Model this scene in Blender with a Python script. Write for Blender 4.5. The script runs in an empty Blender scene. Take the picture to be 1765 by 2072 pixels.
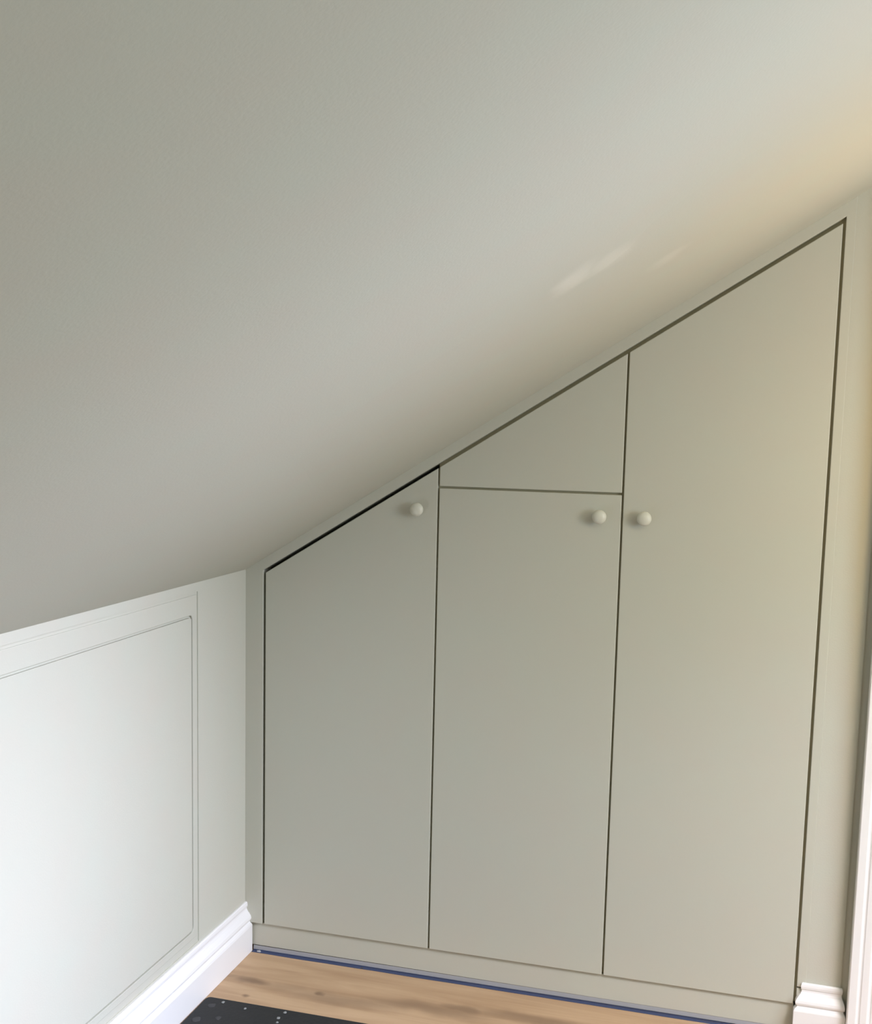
import bpy, bmesh, math, random
from mathutils import Vector, Matrix, noise

S = bpy.context.scene
C = S.collection
random.seed(7)

# ------------------------------------------------------------------ camera
W_PX, H_PX = 1765, 2072
F_PX = 2303.9
YAW, PITCH, ROLL = 0.2704, -0.1231, 0.0235
CAM = Vector((1.3037, -2.7416, 1.45))
fwd = Vector((-math.sin(YAW)*math.cos(PITCH), math.cos(YAW)*math.cos(PITCH), math.sin(PITCH)))
r0 = Vector((math.cos(YAW), math.sin(YAW), 0.0))
u0 = r0.cross(fwd)
rt = r0*math.cos(ROLL) + u0*math.sin(ROLL)
up = -r0*math.sin(ROLL) + u0*math.cos(ROLL)
cd = bpy.data.cameras.new('camera')
cam = bpy.data.objects.new('camera', cd)
C.objects.link(cam)
M = Matrix((rt, up, -fwd)).transposed().to_4x4()
M.translation = CAM
cam.matrix_world = M
cd.sensor_fit = 'HORIZONTAL'
cd.sensor_width = 36.0
cd.lens = F_PX/W_PX*36.0
cd.shift_x = -15.84/W_PX
cd.shift_y = 109.17/W_PX
cd.clip_start = 0.02
S.camera = cam

# ------------------------------------------------------------------ world, light, exposure
S.view_settings.view_transform = 'Standard'
S.view_settings.look = 'None'
S.view_settings.gamma = 1.0
S.view_settings.use_curve_mapping = False
S.view_settings.exposure = 0.0
world = bpy.data.worlds.new('sky'); S.world = world
world.use_nodes = True
world.node_tree.nodes['Background'].inputs[0].default_value = (0.75, 0.87, 1.0, 1)
world.node_tree.nodes['Background'].inputs[1].default_value = 0.3
S.cycles.use_denoising = True
S.cycles.max_bounces = 12
S.cycles.diffuse_bounces = 8

def area(name, loc, target, sx, sy, power, col):
    d = bpy.data.lights.new(name, 'AREA')
    d.shape = 'RECTANGLE'; d.size = sx; d.size_y = sy
    d.energy = power; d.color = col
    o = bpy.data.objects.new(name, d); C.objects.link(o)
    o.location = loc
    o.rotation_euler = (Vector(target)-Vector(loc)).to_track_quat('-Z', 'Z').to_euler()
    return o
def lit(name, loc, target, sx, sy, base, rgb, spread=None):
    k = max(rgb)
    o = area(name, loc, target, sx, sy, base*k, tuple(c/k for c in rgb))
    if spread: o.data.spread = math.radians(spread)
    return o
# cool daylight in the window of the right-hand wall
WINDOW_Y = -1.6
lit('daylight_window', (3.38, WINDOW_Y, 1.4), (0, WINDOW_Y, 1.4), 1.0, 1.1, 40, (0.72, 0.885, 1.02))
# sky and sun coming steeply down through the rooflight in the flat part of the ceiling
lit('rooflight_sky', (2.80, -1.5, 2.25), (0, -1.2, 0.3), 0.8, 0.8, 40, (0.417, 0.435, 0.555), 50)
lit('rooflight_sun', (2.6, -1.6, 2.3), (1.7, -0.5, 0.2), 0.6, 0.6, 40, (0.130, 0.124, 0.158), 50)
lit('rooflight_low_sun', (2.4, -1.6, 2.3), (1.3, 0, 0.3), 0.6, 0.6, 40, (0.075, 0.073, 0.052), 60)
# unseen warm fill added right of the frame to brighten ceiling and wall edge
ld = bpy.data.lights.new('warm_fill', 'POINT'); ld.energy = 15*0.52; ld.color = (1.0, 0.64, 0.26); ld.shadow_soft_size = 0.10
lo = bpy.data.objects.new('warm_fill', ld); C.objects.link(lo); lo.location = (1.9, -0.6, 1.5)

# ------------------------------------------------------------------ materials
def mat(name, col, rough=0.5, spec=0.5, bump=0.0, bscale=300.0, var=0.0, vscale=3.0):
    m = bpy.data.materials.new(name); m.use_nodes = True
    nt = m.node_tree; b = nt.nodes['Principled BSDF']
    b.inputs['Base Color'].default_value = (*col, 1)
    b.inputs['Roughness'].default_value = rough
    b.inputs['Specular IOR Level'].default_value = spec
    if bump or var:
        g = nt.nodes.new('ShaderNodeNewGeometry')
    if bump:
        n = nt.nodes.new('ShaderNodeTexNoise'); n.inputs['Scale'].default_value = bscale
        n.inputs['Detail'].default_value = 3
        nt.links.new(g.outputs['Position'], n.inputs['Vector'])
        bp = nt.nodes.new('ShaderNodeBump'); bp.inputs['Strength'].default_value = bump
        bp.inputs['Distance'].default_value = 0.002
        nt.links.new(n.outputs['Fac'], bp.inputs['Height'])
        nt.links.new(bp.outputs['Normal'], b.inputs['Normal'])
    if var:
        n2 = nt.nodes.new('ShaderNodeTexNoise'); n2.inputs['Scale'].default_value = vscale
        n2.inputs['Detail'].default_value = 4
        nt.links.new(g.outputs['Position'], n2.inputs['Vector'])
        mx = nt.nodes.new('ShaderNodeMix'); mx.data_type = 'RGBA'
        a, c = 1-var, 1+var
        mx.inputs['A'].default_value = (col[0]*c, col[1]*a, col[2]*a, 1)
        mx.inputs['B'].default_value = (col[0]*a, col[1]*c, col[2]*c, 1)
        nt.links.new(n2.outputs['Fac'], mx.inputs['Factor'])
        nt.links.new(mx.outputs['Result'], b.inputs['Base Color'])
    return m

SAGE = (0.55, 0.545, 0.47)
M_wall = mat('sage_wall_paint', SAGE, 0.75, 0.3, 0.12, 260, 0.025, 9)
M_ceil = mat('sage_ceiling_paint', SAGE, 0.75, 0.3, 0.08, 260, 0.025, 9)
def pale_patches(m):
    """paler patches mixed into the ceiling colour on the slope, ragged at the edge"""
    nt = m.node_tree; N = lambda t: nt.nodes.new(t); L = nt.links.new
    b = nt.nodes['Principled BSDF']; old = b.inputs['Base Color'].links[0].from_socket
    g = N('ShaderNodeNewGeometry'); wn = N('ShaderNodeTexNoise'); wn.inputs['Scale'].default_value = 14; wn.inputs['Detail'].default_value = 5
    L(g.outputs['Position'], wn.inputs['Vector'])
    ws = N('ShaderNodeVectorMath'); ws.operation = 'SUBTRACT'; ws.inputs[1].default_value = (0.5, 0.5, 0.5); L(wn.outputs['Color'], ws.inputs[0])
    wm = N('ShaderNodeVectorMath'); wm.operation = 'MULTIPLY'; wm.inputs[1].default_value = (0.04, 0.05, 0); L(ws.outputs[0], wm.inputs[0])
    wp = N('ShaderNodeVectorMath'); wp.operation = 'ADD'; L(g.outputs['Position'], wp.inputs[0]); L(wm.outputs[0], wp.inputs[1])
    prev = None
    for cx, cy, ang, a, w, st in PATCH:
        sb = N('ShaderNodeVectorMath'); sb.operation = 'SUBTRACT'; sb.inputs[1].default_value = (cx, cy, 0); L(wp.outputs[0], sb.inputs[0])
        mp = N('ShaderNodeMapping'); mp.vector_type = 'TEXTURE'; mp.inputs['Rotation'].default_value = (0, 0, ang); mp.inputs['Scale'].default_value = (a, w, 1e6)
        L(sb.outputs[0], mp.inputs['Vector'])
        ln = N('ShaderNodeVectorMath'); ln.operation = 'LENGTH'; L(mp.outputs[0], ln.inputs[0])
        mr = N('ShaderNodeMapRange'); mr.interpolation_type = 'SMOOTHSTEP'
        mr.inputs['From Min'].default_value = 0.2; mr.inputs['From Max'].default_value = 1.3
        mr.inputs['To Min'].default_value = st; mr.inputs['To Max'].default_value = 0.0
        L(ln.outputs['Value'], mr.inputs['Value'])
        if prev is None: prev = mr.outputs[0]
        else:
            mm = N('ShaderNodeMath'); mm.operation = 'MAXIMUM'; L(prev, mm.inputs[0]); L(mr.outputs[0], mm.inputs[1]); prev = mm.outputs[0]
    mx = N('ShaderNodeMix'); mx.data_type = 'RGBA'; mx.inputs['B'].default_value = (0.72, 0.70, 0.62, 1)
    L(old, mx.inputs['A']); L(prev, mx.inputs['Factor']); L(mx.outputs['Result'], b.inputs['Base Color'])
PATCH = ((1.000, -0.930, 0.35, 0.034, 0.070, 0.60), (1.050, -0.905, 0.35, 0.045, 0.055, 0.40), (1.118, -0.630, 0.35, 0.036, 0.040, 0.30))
pale_patches(M_ceil)
M_cup = mat('sage_satin_paint', SAGE, 0.5, 0.4, 0.05, 350, 0.02, 9)
M_knob = mat('pale_sage_knob_paint', (0.66, 0.65, 0.56), 0.4, 0.5)
M_white = mat('white_gloss_paint', (0.86, 0.85, 0.85), 0.35, 0.5)
M_dark = mat('raw_carcass_board', (0.10, 0.085, 0.06), 0.9, 0.1)
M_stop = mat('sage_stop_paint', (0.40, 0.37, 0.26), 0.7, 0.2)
M_blue = mat('blue_masking_tape', (0.058, 0.076, 0.150), 0.65, 0.3, 0.3, 500)
M_flap = mat('painted_over_tape', (0.40, 0.40, 0.42), 0.65, 0.3)
M_mat = mat('black_rubber_mat', (0.018, 0.019, 0.020), 0.65, 0.4, 0.4, 120)
M_speck = mat('dried_pale_paint', (0.26, 0.27, 0.27), 0.6, 0.4)
M_spot = mat('dried_grey_paint', (0.42, 0.46, 0.55), 0.6, 0.4)
M_brass = mat('brushed_steel', (0.6, 0.6, 0.58), 0.3, 0.5)
M_brass.node_tree.nodes['Principled BSDF'].inputs['Metallic'].default_value = 1.0
M_glass = bpy.data.materials.new('window_glass'); M_glass.use_nodes = True
_b = M_glass.node_tree.nodes['Principled BSDF']
_b.inputs['Transmission Weight'].default_value = 1.0; _b.inputs['Roughness'].default_value = 0.0; _b.inputs['IOR'].default_value = 1.45

def wood():
    m = bpy.data.materials.new('oiled_oak'); m.use_nodes = True
    nt = m.node_tree; b = nt.nodes['Principled BSDF']
    N = lambda t: nt.nodes.new(t); L = nt.links.new
    b.inputs['Roughness'].default_value = 0.5
    b.inputs['Specular IOR Level'].default_value = 0.35
    g = N('ShaderNodeNewGeometry'); oi = N('ShaderNodeObjectInfo')
    off = N('ShaderNodeCombineXYZ')
    mul = N('ShaderNodeMath'); mul.operation = 'MULTIPLY'; mul.inputs[1].default_value = 37.0
    L(oi.outputs['Random'], mul.inputs[0]); L(mul.outputs[0], off.inputs['Z'])
    add = N('ShaderNodeVectorMath'); add.operation = 'ADD'
    L(g.outputs['Position'], add.inputs[0]); L(off.outputs[0], add.inputs[1])
    mp = N('ShaderNodeMapping'); mp.inputs['Scale'].default_value = (2.2, 26, 26)
    L(add.outputs[0], mp.inputs['Vector'])
    n = N('ShaderNodeTexNoise'); n.inputs['Scale'].default_value = 1.0; n.inputs['Detail'].default_value = 6; n.inputs['Distortion'].default_value = 0.6
    L(mp.outputs[0], n.inputs['Vector'])
    r = N('ShaderNodeValToRGB')
    r.color_ramp.elements[0].position = 0.28; r.color_ramp.elements[0].color = (0.40, 0.255, 0.145, 1)
    r.color_ramp.elements[1].position = 0.66; r.color_ramp.elements[1].color = (0.56, 0.385, 0.235, 1)
    L(n.outputs['Fac'], r.inputs['Fac'])
    # warp for the knots and the dark heart streak
    wn = N('ShaderNodeTexNoise'); wn.inputs['Scale'].default_value = 9; wn.inputs['Detail'].default_value = 3
    L(g.outputs['Position'], wn.inputs['Vector'])
    ws = N('ShaderNodeVectorMath'); ws.operation = 'SUBTRACT'; ws.inputs[1].default_value = (0.5, 0.5, 0.5)
    L(wn.outputs['Color'], ws.inputs[0])
    wm = N('ShaderNodeVectorMath'); wm.operation = 'MULTIPLY'; wm.inputs[1].default_value = (0.10, 0.045, 0)
    L(ws.outputs[0], wm.inputs[0])
    wp = N('ShaderNodeVectorMath'); wp.operation = 'ADD'
    L(g.outputs['Position'], wp.inputs[0]); L(wm.outputs[0], wp.inputs[1])
    prev = None
    #  centre x, y, half length, half width, strength : grain marks of the visible board
    for (cx, cy, ax, ay, st) in ((0.095, -0.158, 0.075, 0.020, 0.95), (0.03, -0.150, 0.05, 0.012, 0.5), (0.20, -0.165, 0.11, 0.026, 0.4),
                                 (0.115, -0.236, 0.014, 0.009, 0.9), (0.293, -0.162, 0.026, 0.014, 1.0),
                                 (0.36, -0.175, 0.20, 0.036, 0.6), (0.56, -0.155, 0.20, 0.034, 0.7), (0.66, -0.133, 0.07, 0.022, 0.8),
                                 (0.85, -0.125, 0.20, 0.03, 0.75), (1.15, -0.13, 0.2, 0.03, 0.6)):
        sb = N('ShaderNodeVectorMath'); sb.operation = 'SUBTRACT'; sb.inputs[1].default_value = (cx, cy, 0)
        L(wp.outputs[0], sb.inputs[0])
        sc = N('ShaderNodeVectorMath'); sc.operation = 'MULTIPLY'; sc.inputs[1].default_value = (1/ax, 1/ay, 0)
        L(sb.outputs[0], sc.inputs[0])
        ln = N('ShaderNodeVectorMath'); ln.operation = 'LENGTH'; L(sc.outputs[0], ln.inputs[0])
        mr = N('ShaderNodeMapRange'); mr.interpolation_type = 'SMOOTHSTEP'
        mr.inputs['From Min'].default_value = 0.15; mr.inputs['From Max'].default_value = 1.25
        mr.inputs['To Min'].default_value = st; mr.inputs['To Max'].default_value = 0.0
        L(ln.outputs['Value'], mr.inputs['Value'])
        if prev is None: prev = mr.outputs[0]
        else:
            mm = N('ShaderNodeMath'); mm.operation = 'MAXIMUM'; L(prev, mm.inputs[0]); L(mr.outputs[0], mm.inputs[1]); prev = mm.outputs[0]
    mx = N('ShaderNodeMix'); mx.data_type = 'RGBA'
    mx.inputs['B'].default_value = (0.235, 0.15, 0.09, 1)
    L(r.outputs['Color'], mx.inputs['A']); L(prev, mx.inputs['Factor'])
    L(mx.outputs['Result'], b.inputs['Base Color'])
    bp = N('ShaderNodeBump'); bp.inputs['Strength'].default_value = 0.15; bp.inputs['Distance'].default_value = 0.001
    L(n.outputs['Fac'], bp.inputs['Height']); L(bp.outputs['Normal'], b.inputs['Normal'])
    return m
M_wood = wood()

# ------------------------------------------------------------------ helpers
def obj(name, bm, m, parent=None, smooth=False, bevel=0.0, seg=2):
    bmesh.ops.recalc_face_normals(bm, faces=bm.faces)
    me = bpy.data.meshes.new(name); bm.to_mesh(me); bm.free()
    if smooth:
        for p in me.polygons: p.use_smooth = True
    me.materials.append(m)
    o = bpy.data.objects.new(name, me); C.objects.link(o)
    if parent: o.parent = parent
    if bevel:
        md = o.modifiers.new('bevel', 'BEVEL'); md.width = bevel; md.segments = seg
        md.limit_method = 'ANGLE'; md.angle_limit = math.radians(35)
    return o
def box(bm, x0, x1, y0, y1, z0, z1):
    v = [bm.verts.new(p) for p in ((x0,y0,z0),(x1,y0,z0),(x1,y1,z0),(x0,y1,z0),(x0,y0,z1),(x1,y0,z1),(x1,y1,z1),(x0,y1,z1))]
    for f in ((0,1,2,3),(4,5,6,7),(0,1,5,4),(1,2,6,5),(2,3,7,6),(3,0,4,7)): bm.faces.new([v[i] for i in f])
def boxo(name, b, m, parent=None, bevel=0.0):
    bm = bmesh.new(); box(bm, *b); return obj(name, bm, m, parent, bevel=bevel)
def prism(bm, pts, axis, a, b):
    """extrude a 2-D outline along an axis: 'y' takes (x, z), 'x' takes (y, z), 'z' takes (x, y)"""
    f = {'y': lambda p, t: (p[0], t, p[1]), 'x': lambda p, t: (t, p[0], p[1]), 'z': lambda p, t: (p[0], p[1], t)}[axis]
    A = [bm.verts.new(f(p, a)) for p in pts]; B = [bm.verts.new(f(p, b)) for p in pts]
    bm.faces.new(A); bm.faces.new(list(reversed(B)))
    n = len(pts)
    for i in range(n): bm.faces.new((A[i], A[(i+1) % n], B[(i+1) % n], B[i]))
def prismo(name, pts, axis, a, b, m, parent=None, bevel=0.0):
    bm = bmesh.new(); prism(bm, pts, axis, a, b); return obj(name, bm, m, parent, bevel=bevel)
def sweep(bm, rings):
    R = [[bm.verts.new(p) for p in r] for r in rings]
    n = len(R[0])
    for a, b in zip(R, R[1:]):
        for i in range(n): bm.faces.new((a[i], a[(i+1) % n], b[(i+1) % n], b[i]))
    bm.faces.new(R[0]); bm.faces.new(list(reversed(R[-1])))
def empty(name, loc, label, cat, group=None):
    o = bpy.data.objects.new(name, None); C.objects.link(o); o.location = loc
    o.empty_display_size = 0.05
    o['label'] = label; o['category'] = cat
    if group: o['group'] = group
    bpy.context.view_layer.update()
    return o
def adopt(o, parent):
    o.parent = parent; o.matrix_parent_inverse = parent.matrix_world.inverted()
    return o
def structure(o, label=None, cat=None):
    o['kind'] = 'structure'
    if label: o['label'] = label
    if cat: o['category'] = cat
    return o

# ------------------------------------------------------------------ plan
H0, TAN = 1.0583, 0.6208             # height of the eaves and slope of the ceiling
XR, YB, ZT = 3.40, -4.20, 2.40
XS = 1.551                           # right edge of the cupboard wall
XA, YA = 1.566, -0.025               # wall that carries the door on the right
cz = lambda x: H0 + TAN*x
XF = (ZT-H0)/TAN                     # where the slope meets the flat ceiling

# ------------------------------------------------------------------ floor of wide oak boards
floor = structure(boxo('floor', (-0.15, XR+0.15, YB-0.15, 0.25, -0.08, -0.020), M_dark), 'oak board floor running along the cupboard wall', 'floor')
edges = [0.06, -0.285, -0.505, -0.715, -0.93, -1.15, -1.36, -1.575, -1.79, -2.01, -2.22, -2.44, -2.65, -2.87, -3.08, -3.30, -3.51, -3.73, -3.94, -4.19]
for i, (ya, yb) in enumerate(zip(edges, edges[1:])):
    cuts = [0.0, XR] if i == 0 else [0.0, (0.7+1.13*i) % 2.4 + 0.5, XR]
    for xa, xb in zip(cuts, cuts[1:]):
        boxo('plank', (xa+0.0006, xb-0.0006, yb+0.0006, ya-0.0006, -0.020, 0.0), M_wood, floor, bevel=0.0012)

# ------------------------------------------------------------------ ceiling: uneven plaster slope, then flat
def hump(x, y):
    """plaster unevenness in metres (positive hangs down)"""
    d = 0.0
    for (cx, cy, ang, a, b, h) in HUMPS:
        dx, dy = x-cx, y-cy
        u = dx*math.cos(ang)+dy*math.sin(ang); v = -dx*math.sin(ang)+dy*math.cos(ang)
        d += h*math.exp(-(u/a)**2-(v/b)**2)
    ss = lambda t: max(0.0, min(1.0, t))**2*(3-2*max(0.0, min(1.0, t)))
    d += SAG*ss((x-0.25)/0.5)*ss(-y/0.22)*(1-ss((-y-0.25)/1.0))
    d += 0.0012*noise.noise(Vector((x*2.2, y*2.2, 3.0)))
    return d
SAG = -0.012
HUMPS = ((1.020, -0.910, math.radians(20), 0.075, 0.080, 0.0030), (1.12, -0.62, math.radians(20), 0.04, 0.05, 0.0012))
bm = bmesh.new()
NX, NY = 90, 150
grid = [[None]*(NY+1) for _ in range(NX+1)]
for i in range(NX+1):
    for j in range(NY+1):
        x = XF*i/NX; y = 0.0 + (YB)*(j/NY)**1.6
        grid[i][j] = bm.verts.new((x, y, cz(x)-hump(x, y)*min(1.0, x*8)*min(1.0, -y*40)))
for i in range(NX):
    for j in range(NY):
        bm.faces.new((grid[i][j], grid[i+1][j], grid[i+1][j+1], grid[i][j+1]))
T = 0.12
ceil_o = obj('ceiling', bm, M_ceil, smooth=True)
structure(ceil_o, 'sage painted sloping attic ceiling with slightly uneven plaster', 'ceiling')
bm = bmesh.new()
prism(bm, [(-0.15, cz(-0.15)+0.002), (0.0, cz(0)+0.002), (XF, ZT+0.002), (XR+0.15, ZT), (XR+0.15, ZT+T), (XF, ZT+T), (-0.15, cz(-0.15)+T)], 'y', 0.25, YB-0.15)
obj('ceiling_backing', bm, M_ceil, ceil_o)

# ------------------------------------------------------------------ walls
HY0, HY1, HZ0, HZ1 = -1.42, -0.2975, 0.184, 0.979        # hatch opening
OY0, OY1, OZ0, OZ1 = -1.455, -0.272, 0.1630, 1.0290      # outside of its frame
PR = 0.0060                                              # depth of the grooves round it
RY0_, RY1_, RZ0_, RZ1_ = OY0-0.004, OY1+0.004, OZ0-0.018, OZ1+0.007
bm = bmesh.new()
zt_ = cz(0)+0.002
box(bm, -0.15, -PR, YB-0.15, 0.25, -0.02, zt_)
for b in ((RY1_, 0.25, -0.02, zt_), (YB-0.15, RY0_, -0.02, zt_), (RY0_, RY1_, -0.02, RZ0_), (RY0_, RY1_, RZ1_, zt_)): box(bm, -PR, 0.0, *b)
for b in ((OY1, RY1_, RZ0_, RZ1_), (RY0_, OY0, RZ0_, RZ1_), (OY0, OY1, RZ0_, OZ0), (OY0, OY1, OZ1, RZ1_)): box(bm, -PR, -0.0026, *b)
wl = structure(obj('wall_left', bm, M_wall), 'low sage painted knee wall under the slope on the left', 'wall')
# cupboard wall: only the pilaster strip right of the cupboard shows; solid behind the cupboard
Y_CARC = 0.16
bm = bmesh.new()
prism(bm, [(0.0, -0.02), (XR, -0.02), (XR, ZT), (XF, ZT), (0.0, cz(0))], 'y', Y_CARC, 0.28)
wf = structure(obj('wall_front', bm, M_wall), 'sage painted end wall holding the built-in cupboard', 'wall')
X_ST = 1.4725                        # right edge of the cupboard's right stile
bm = bmesh.new()
prism(bm, [(X_ST, 0.0), (XS, 0.0), (XS, cz(XS)+0.002), (X_ST, cz(X_ST)+0.002)], 'y', 0.0, Y_CARC)
obj('pilaster', bm, M_wall, wf)
boxo('recess', (XS, XA+0.001, 0.004, Y_CARC, -0.01, cz(XS)+0.012), M_wall, wf)
# wall with the door, right of the pilaster
DX0, DX1, DZ = 1.6365, 2.40, 1.90
bm = bmesh.new()
prism(bm, [(XA, -0.0), (DX0, 0.0), (DX0, DZ), (DX1, DZ), (DX1, 0.0), (XR, 0.0), (XR, ZT), (XF, ZT), (XA, cz(XA)+0.002)], 'y', YA, Y_CARC)
wd = structure(obj('wall_right', bm, M_wall), 'short sage return beside the white door casing on the right', 'wall')
WY0, WY1, WZ0, WZ1 = WINDOW_Y-0.55, WINDOW_Y+0.55, 0.80, 2.0
def holed_wall(name, fixed, horiz0, horiz1, h0, h1, z0, z1, axis, top):
    bm = bmesh.new()
    lo, hi = fixed
    def b(a0, a1, c0, c1):
        if axis == 'x': box(bm, lo, hi, a0, a1, c0, c1)
        else: box(bm, a0, a1, lo, hi, c0, c1)
    b(horiz0, h0, 0, top); b(h1, horiz1, 0, top); b(h0, h1, 0, z0); b(h0, h1, z1, top)
    return obj(name, bm, M_wall)
ws = structure(holed_wall('wall_far_right', (XR, XR+0.15), YB-0.15, 0.25, WY0, WY1, WZ0, WZ1, 'x', ZT+0.01), 'sage painted side wall with a window out of frame', 'wall')
wb = structure(boxo('wall_back', (-0.15, XR+0.15, YB-0.15, YB, -0.02, ZT+0.01), M_wall), 'sage painted gable wall behind the camera', 'wall')
def window(name, axis, pos, h0, h1, z0, z1, label):
    bm = bmesh.new()
    t, d = 0.05, 0.05
    def b(a0, a1, c0, c1):
        if axis == 'x': box(bm, pos, pos+d, a0, a1, c0, c1)
        else: box(bm, a0, a1, pos-d, pos, c0, c1)
    b(h0, h0+t, z0, z1); b(h1-t, h1, z0, z1); b(h0+t, h1-t, z0, z0+t); b(h0+t, h1-t, z1-t, z1)
    hm = (h0+h1)/2
    b(hm-0.02, hm+0.02, z0+t, z1-t)
    w = structure(obj(name, bm, M_white), label, 'window')
    return w
window('window_1', 'x', XR+0.02, WY0, WY1, WZ0, WZ1, 'white framed window in the side wall out of frame')
bm = bmesh.new()
RX0, RX1, RY0, RY1 = 2.16, 3.30, -2.10, -1.0
for b in ((RX0, RX1, RY0-0.05, RY0), (RX0, RX1, RY1, RY1+0.05), (RX0-0.05, RX0, RY0-0.05, RY1+0.05), (RX1, RX1+0.05, RY0-0.05, RY1+0.05)):
    box(bm, *b, ZT-0.05, ZT-0.0005)
structure(obj('window_2', bm, M_white), 'white framed rooflight in the flat ceiling out of frame', 'window')

# ------------------------------------------------------------------ skirting boards
# profile: (projection, height)
SK = [(0.0, 0.140), (0.0045, 0.140), (0.0068, 0.1375), (0.0078, 0.132), (0.0072, 0.1265), (0.0052, 0.1235), (0.0056, 0.119),
      (0.0085, 0.113), (0.0135, 0.107), (0.0175, 0.101), (0.0190, 0.095), (0.0182, 0.0905), (0.0150, 0.088), (0.0140, 0.085),
      (0.0165, 0.0815), (0.0205, 0.0785), (0.0220, 0.0745), (0.0220, 0.0), (0.0, 0.0)]
bm = bmesh.new()
sweep(bm, [[(p, y, z) for p, z in SK] for y in (-0.0005, YB)])
structure(obj('baseboard_left', bm, M_white, bevel=0.0008), 'white moulded skirting board along the knee wall', 'skirting')
bm = bmesh.new()
XE0, XE1 = 1.4682, XS
sweep(bm, [[(XE0, -0.0002, z) for p, z in SK], [(XE0-p, -0.0002, z) for p, z in SK], [(XE0-p, -p-0.0002, z) for p, z in SK],
           [(XE1+p*0.62, -p-0.0002, z) for p, z in SK], [(XE1+p*0.62, -0.0002, z) for p, z in SK]])
structure(obj('baseboard_front', bm, M_white, bevel=0.0008), 'short white moulded skirting block under the pilaster on the right', 'skirting')

# ------------------------------------------------------------------ door casing and door on the right
# cross-section (x from the outer edge, projection from the wall)
AX = 1.5650
AR = [(0.0, 0.0), (0.0, 0.0165), (0.0018, 0.0195), (0.0185, 0.0205), (0.0212, 0.0185), (0.0238, 0.0165), (0.0265, 0.0170), (0.0290, 0.0190),
      (0.0430, 0.0200), (0.0455, 0.0180), (0.0480, 0.0150), (0.0510, 0.0145), (0.0530, 0.0165), (0.0680, 0.0165), (0.0700, 0.0145), (0.0700, 0.0)]
bm = bmesh.new()
zt = DZ+0.07-0.0015
XB = DX1+0.07-0.0015
rings = [[(AX+a, YA-p, 0.0) for a, p in AR], [(AX+a, YA-p, zt-a) for a, p in AR], [(XB-a, YA-p, zt-a) for a, p in AR], [(XB-a, YA-p, 0.0) for a, p in AR]]
sweep(bm, rings)
structure(obj('trim_1', bm, M_white, bevel=0.0008), 'white moulded door casing at the right edge', 'door casing')
dr = boxo('door_1', (DX0+0.004, DX1-0.004, YA+0.03, YA+0.07, 0.006, DZ-0.004), M_white, bevel=0.002)
structure(dr, 'white panelled door inside the casing on the right', 'door')
for (a0, a1, c0, c1) in ((0.11, 0.345, 0.20, 0.80), (0.425, 0.655, 0.20, 0.80), (0.11, 0.345, 0.95, 1.78), (0.425, 0.655, 0.95, 1.78)):
    boxo('door_panel', (DX0+a0, DX0+a1, YA+0.024, YA+0.031, c0, c1), M_white, dr, bevel=0.004)
bm = bmesh.new()
bmesh.ops.create_uvsphere(bm, u_segments=24, v_segments=12, radius=0.026, matrix=Matrix.Translation((DX0+0.06, YA-0.02, 0.95)))
bmesh.ops.create_cone(bm, cap_ends=True, segments=20, radius1=0.011, radius2=0.011, depth=0.05, matrix=Matrix.Translation((DX0+0.06, YA+0.010, 0.95)) @ Matrix.Rotation(math.pi/2, 4, 'X'))
obj('door_knob', bm, M_brass, dr, smooth=True)

# ------------------------------------------------------------------ fitted cupboard under the slope
cup = empty('fitted_cupboard', (0.76, 0.0, 0.0), 'sage green fitted cupboard with three doors filling the wall under the sloping ceiling', 'cupboard')
X0, X1, X2, X3 = 0.0533, 0.5254, 0.9842, 1.4484   # centre lines of the gaps
ZB, ZS, ZG = 0.0795, 1.2958, 0.0349
G, GO = 0.0024, 0.0032              # half a gap between doors, half the gap beside the frame
GS = 0.0054                          # half the sloping gap, measured vertically
TD = 0.020                           # door thickness
g = lambda x: cz(x)-ZG
add = lambda o: adopt(o, cup)
# frame: left stile, sloping rail, right stile (cut at the skirting), plinth
xl, xr = X0-GO, X3+GO
YF = -0.0008                         # the frame stands a hair proud of the doors
add(prismo('face_frame', [(-0.001, ZB+0.0018), (xl, ZB+0.0018), (xl, g(xl)+GS), (xr, g(xr)+GS), (xr, 0.1270), (X_ST, 0.1270),
                          (X_ST, cz(X_ST)+0.001), (-0.001, cz(-0.001)+0.001)], 'y', YF, 0.05, M_cup, bevel=0.0012))
add(boxo('stile_foot', (xr, X_ST-0.0005, YF, 0.05, 0.0005, 0.1230), M_cup, bevel=0.0012))
add(boxo('plinth', (0.0005, xr-0.0045, 0.0075, 0.0195, 0.0150, ZB+0.0012), M_cup, bevel=0.0008))   # set back under the doors
# carcass behind: sides, shelf, back, inner posts
bm = bmesh.new()
box(bm, 0.002, 0.018, 0.052, Y_CARC-0.001, 0.002, cz(0)-0.05)
box(bm, 0.019, X3+0.02, Y_CARC-0.014, Y_CARC-0.001, 0.002, 1.0)
for x in (X1, X2):
    box(bm, x-0.012, x+0.012, TD+0.004, Y_CARC-0.016, 0.10, g(x)-0.02)
box(bm, 0.02, X3, TD+0.003, Y_CARC-0.016, ZB-0.02, ZB+0.016)
box(bm, X1+0.013, X2-0.013, TD+0.004, Y_CARC-0.016, ZS-0.012, ZS+0.012)
add(obj('carcass', bm, M_dark))
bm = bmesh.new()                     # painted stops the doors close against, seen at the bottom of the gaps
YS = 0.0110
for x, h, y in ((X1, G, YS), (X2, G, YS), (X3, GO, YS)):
    prism(bm, [(x-h, ZB+0.004), (x+h, ZB+0.004), (x+h, g(x+h)-GS-(0.0 if x != X1 else 0.0)), (x-h, g(x-h)-GS)], 'y', y, TD)
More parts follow.
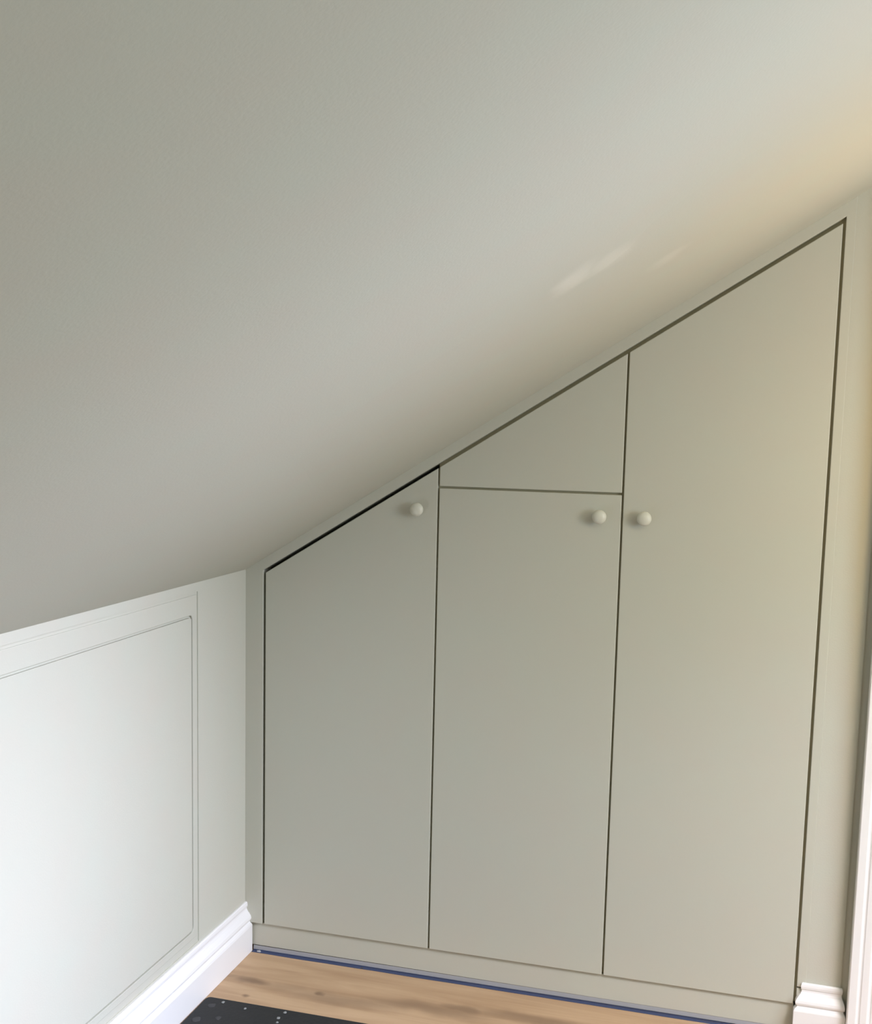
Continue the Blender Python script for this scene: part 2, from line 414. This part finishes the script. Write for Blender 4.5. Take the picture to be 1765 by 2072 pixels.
box(bm, X1+G, X2-G, YS, TD, ZS-0.0027, ZS+0.0027)
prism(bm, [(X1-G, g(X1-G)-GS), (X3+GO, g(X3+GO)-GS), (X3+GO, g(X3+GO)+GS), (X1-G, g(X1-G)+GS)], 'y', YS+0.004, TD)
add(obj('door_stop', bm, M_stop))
# doors
def knob(x, z, parent):
    bm = bmesh.new()
    prof = [(0.0, 0.0), (0.0090, 0.0), (0.0090, 0.0015), (0.0072, 0.004), (0.0070, 0.007)]
    R_, cy_ = 0.0174, 0.0172
    a0 = math.asin(0.0070/R_)
    for k in range(15):
        a = a0 + (math.pi-a0)*k/14
        prof.append((R_*math.sin(a), cy_-R_*0.62*math.cos(a)))
    n = 32
    rings_ = []
    for r, d in prof:
        if r < 1e-5: rings_.append([bm.verts.new((x, -d, z))])
        else: rings_.append([bm.verts.new((x+r*math.cos(2*math.pi*k/n), -d, z+r*math.sin(2*math.pi*k/n))) for k in range(n)])
    for a, b in zip(rings_, rings_[1:]):
        for k in range(n):
            if len(a) == 1: bm.faces.new((a[0], b[k], b[(k+1) % n]))
            elif len(b) == 1: bm.faces.new((a[k], a[(k+1) % n], b[0]))
            else: bm.faces.new((a[k], a[(k+1) % n], b[(k+1) % n], b[k]))
    o = obj('knob', bm, M_knob, smooth=True)
    o['label'] = 'round pale painted knob'
    adopt(o, parent)
def leaf(name, pts, y0=0.0):
    o = prismo(name, pts, 'y', y0, TD, M_cup, bevel=0.0016)
    add(o); bpy.context.view_layer.update()
    return o
a, b = X0+GO, X1-G
d1 = leaf('door', [(a, ZB+0.0018), (b, ZB+0.0018), (b, g(b)-GS), (a, g(a)-GS)]); d1['label'] = 'shortest door on the left with sloping top edge'
a, b = X1+G, X2-G
d2 = leaf('door', [(a, ZB+0.0018), (b, ZB+0.0018), (b, ZS-0.0027), (a, ZS-0.0027)]); d2['label'] = 'middle door with straight top edge'
dp = leaf('top_panel', [(a, ZS+0.0027), (b, ZS+0.0027), (b, g(b)-GS), (a, g(a)-GS)]); dp['label'] = 'tapered panel above the middle door'
a, b = X2+G, X3-GO
d3 = leaf('door', [(a, ZB+0.0018), (b, ZB+0.0018), (b, g(b)-GS), (a, g(a)-GS)]); d3['label'] = 'tallest door on the right with sloping top edge'
knob(0.4740, 1.2385, d1); knob(0.9320, 1.2400, d2); knob(1.0390, 1.2405, d3)

# ------------------------------------------------------------------ eaves hatch in the knee wall
hatch = empty('eaves_hatch', (0.0, -0.86, 0.163), 'flush painted access hatch with a thin frame in the low left wall', 'hatch')
def rrect(y0, y1, z0, z1, r, n=5):
    P = []
    for (cy, cz_, s) in ((y1-r, z0+r, -90), (y1-r, z1-r, 0), (y0+r, z1-r, 90), (y0+r, z0+r, 180)):
        for k in range(n+1):
            t = math.radians(s+90*k/n); P.append((cy+r*math.cos(t), cz_+r*math.sin(t)))
    return P
def orect(y0, y1, z0, z1, n=5):
    P = []
    for (cy, cz_) in ((y1, z0), (y1, z1), (y0, z1), (y0, z0)): P += [(cy, cz_)]*(n+1)
    return P
bm = bmesh.new()
inn = rrect(HY0-0.0027, HY1+0.0027, HZ0-0.0027, HZ1+0.0027, 0.012)
n = len(inn)
vi = [[bm.verts.new((x, y, z)) for y, z in inn] for x in (-PR+0.0002, 0.0)]
co = ((OY1, OZ0), (OY1, OZ1), (OY0, OZ1), (OY0, OZ0))
vo = [[bm.verts.new((x, y, z)) for y, z in co] for x in (-PR+0.0002, 0.0)]
for k in range(n): bm.faces.new((vi[0][k], vi[0][(k+1) % n], vi[1][(k+1) % n], vi[1][k]))
for k in range(4): bm.faces.new((vo[0][k], vo[0][(k+1) % 4], vo[1][(k+1) % 4], vo[1][k]))
for L in (0, 1):
    for c in range(4):
        ks = [c*6+q for q in range(6)]
        for q in range(5): bm.faces.new((vo[L][c], vi[L][ks[q]], vi[L][ks[q+1]]))
        c2 = (c+1) % 4
        bm.faces.new((vo[L][c], vi[L][ks[5]], vi[L][c2*6], vo[L][c2]))
adopt(obj('hatch_frame', bm, M_wall, bevel=0.0016), hatch)
bm = bmesh.new()
prism(bm, rrect(HY0+0.0027, HY1-0.0027, HZ0+0.0027, HZ1-0.0027, 0.008), 'x', -PR+0.0002, 0.0)
adopt(obj('hatch_panel', bm, M_wall, bevel=0.0008), hatch)

# ------------------------------------------------------------------ blue masking tape left along the plinth
tape = empty('masking_tape', (0.6, -0.004, 0.0), 'blue masking tape strip along the floor at the foot of the cupboard', 'tape')
bm = bmesh.new()
NT = 60
lo_, hi_ = [], []
for k in range(NT+1):
    x = 0.023 + (1.425-0.023)*k/NT
    wv = -0.0125 + 0.0016*noise.noise(Vector((x*9, 0, 0))) + 0.003*(x/1.4)
    zz = 0.0009 + 0.0006*noise.noise(Vector((x*14, 5, 0)))
    lo_.append((bm.verts.new((x, wv, zz)), bm.verts.new((x, 0.0005, zz+0.0004)), bm.verts.new((x, wv, 0.0001)), bm.verts.new((x, 0.0005, 0.0001))))
for a, b in zip(lo_, lo_[1:]):
    bm.faces.new((a[0], b[0], b[1], a[1])); bm.faces.new((a[2], b[2], b[0], a[0])); bm.faces.new((a[2], a[3], b[3], b[2])); bm.faces.new((a[1], b[1], b[3], a[3]))
bm.faces.new((lo_[0][0], lo_[0][1], lo_[0][3], lo_[0][2])); bm.faces.new((lo_[-1][0], lo_[-1][2], lo_[-1][3], lo_[-1][1]))
adopt(obj('floor_strip', bm, M_blue), tape)
def strip(z0, z1, ya, yb, xb):
    bm = bmesh.new()
    v = [bm.verts.new(p) for p in ((0.023, ya, z0), (xb, yb, z0), (xb, yb+0.0006, z0), (0.023, ya+0.0006, z0),
                                   (0.023, ya, z1), (xb, yb, z1), (xb, yb+0.0006, z1), (0.023, ya+0.0006, z1))]
    for f in ((0,1,2,3),(4,5,6,7),(0,1,5,4),(1,2,6,5),(2,3,7,6),(3,0,4,7)): bm.faces.new([v[i] for i in f])
    return bm
fl = adopt(obj('upright_edge', strip(0.0012, 0.0034, 0.0008, 0.0016, 1.440), M_blue), tape)
fl = adopt(obj('upright_flap', strip(0.0034, 0.0148, 0.0010, 0.0045, 1.440), M_flap), tape); fl['label'] = 'grey painted-over upper edge of the tape'
def blob(x, y, z, rx, ry, rz, seed):
    bm = bmesh.new()
    bmesh.ops.create_icosphere(bm, subdivisions=2, radius=1.0)
    for v in bm.verts:
        k = 1+0.35*noise.noise(v.co*1.4+Vector((seed, 0, 0)))
        v.co = Vector((x+v.co.x*rx*k, y+v.co.y*ry*k, z+max(v.co.z, -0.3)*rz*k))
    return bm
s = adopt(obj('paint_spot', blob(0.0420, -0.0060, 0.0016, 0.0070, 0.0045, 0.0030, 3), M_flap, smooth=True), tape)
s['label'] = 'pale dab of paint near the left end'
adopt(obj('paint_spot', blob(0.343, -0.0075, 0.0010, 0.0035, 0.0025, 0.0015, 9), M_dark, smooth=True), tape)['label'] = 'small dark dab'

tape.location.y += 0.0040

# ------------------------------------------------------------------ black mat with paint specks
mt = empty('floor_mat', (0.7, -0.9, 0.0), 'black mat spotted with pale paint specks on the wooden floor', 'mat')
MX0, MX1, MY0, MY1 = 0.0265, 1.38, -1.75, -0.2725
bm = bmesh.new()
prism(bm, rrect(MX0, MX1, MY0, MY1, 0.012), 'z', 0.0003, 0.0040)
adopt(obj('mat_sheet', bm, M_mat, bevel=0.0012), mt)
specks = [(0.0776, -0.2885, 0.0042), (0.1426, -0.2999, 0.0034), (0.2437, -0.2865, 0.0042), (0.2392, -0.3157, 0.0046), (0.2447, -0.3358, 0.0032),]
for k, (x, y, r) in enumerate(specks):
    adopt(obj('paint_speck', blob(x, y, 0.0042, r, r*1.15, 0.0018, k), M_speck, smooth=True), mt)
for k, (x, y, r) in enumerate(((0.056, -0.310, 0.010), (0.052, -0.382, 0.012), (0.10, -0.36, 0.008))):
    adopt(obj('paint_smear', blob(x, y, 0.0040, r, r*1.2, 0.0005, k+20), M_smear if 'M_smear' in globals() else mat('grey_scuff', (0.06, 0.06, 0.062), 0.8, 0.2), smooth=True), mt)
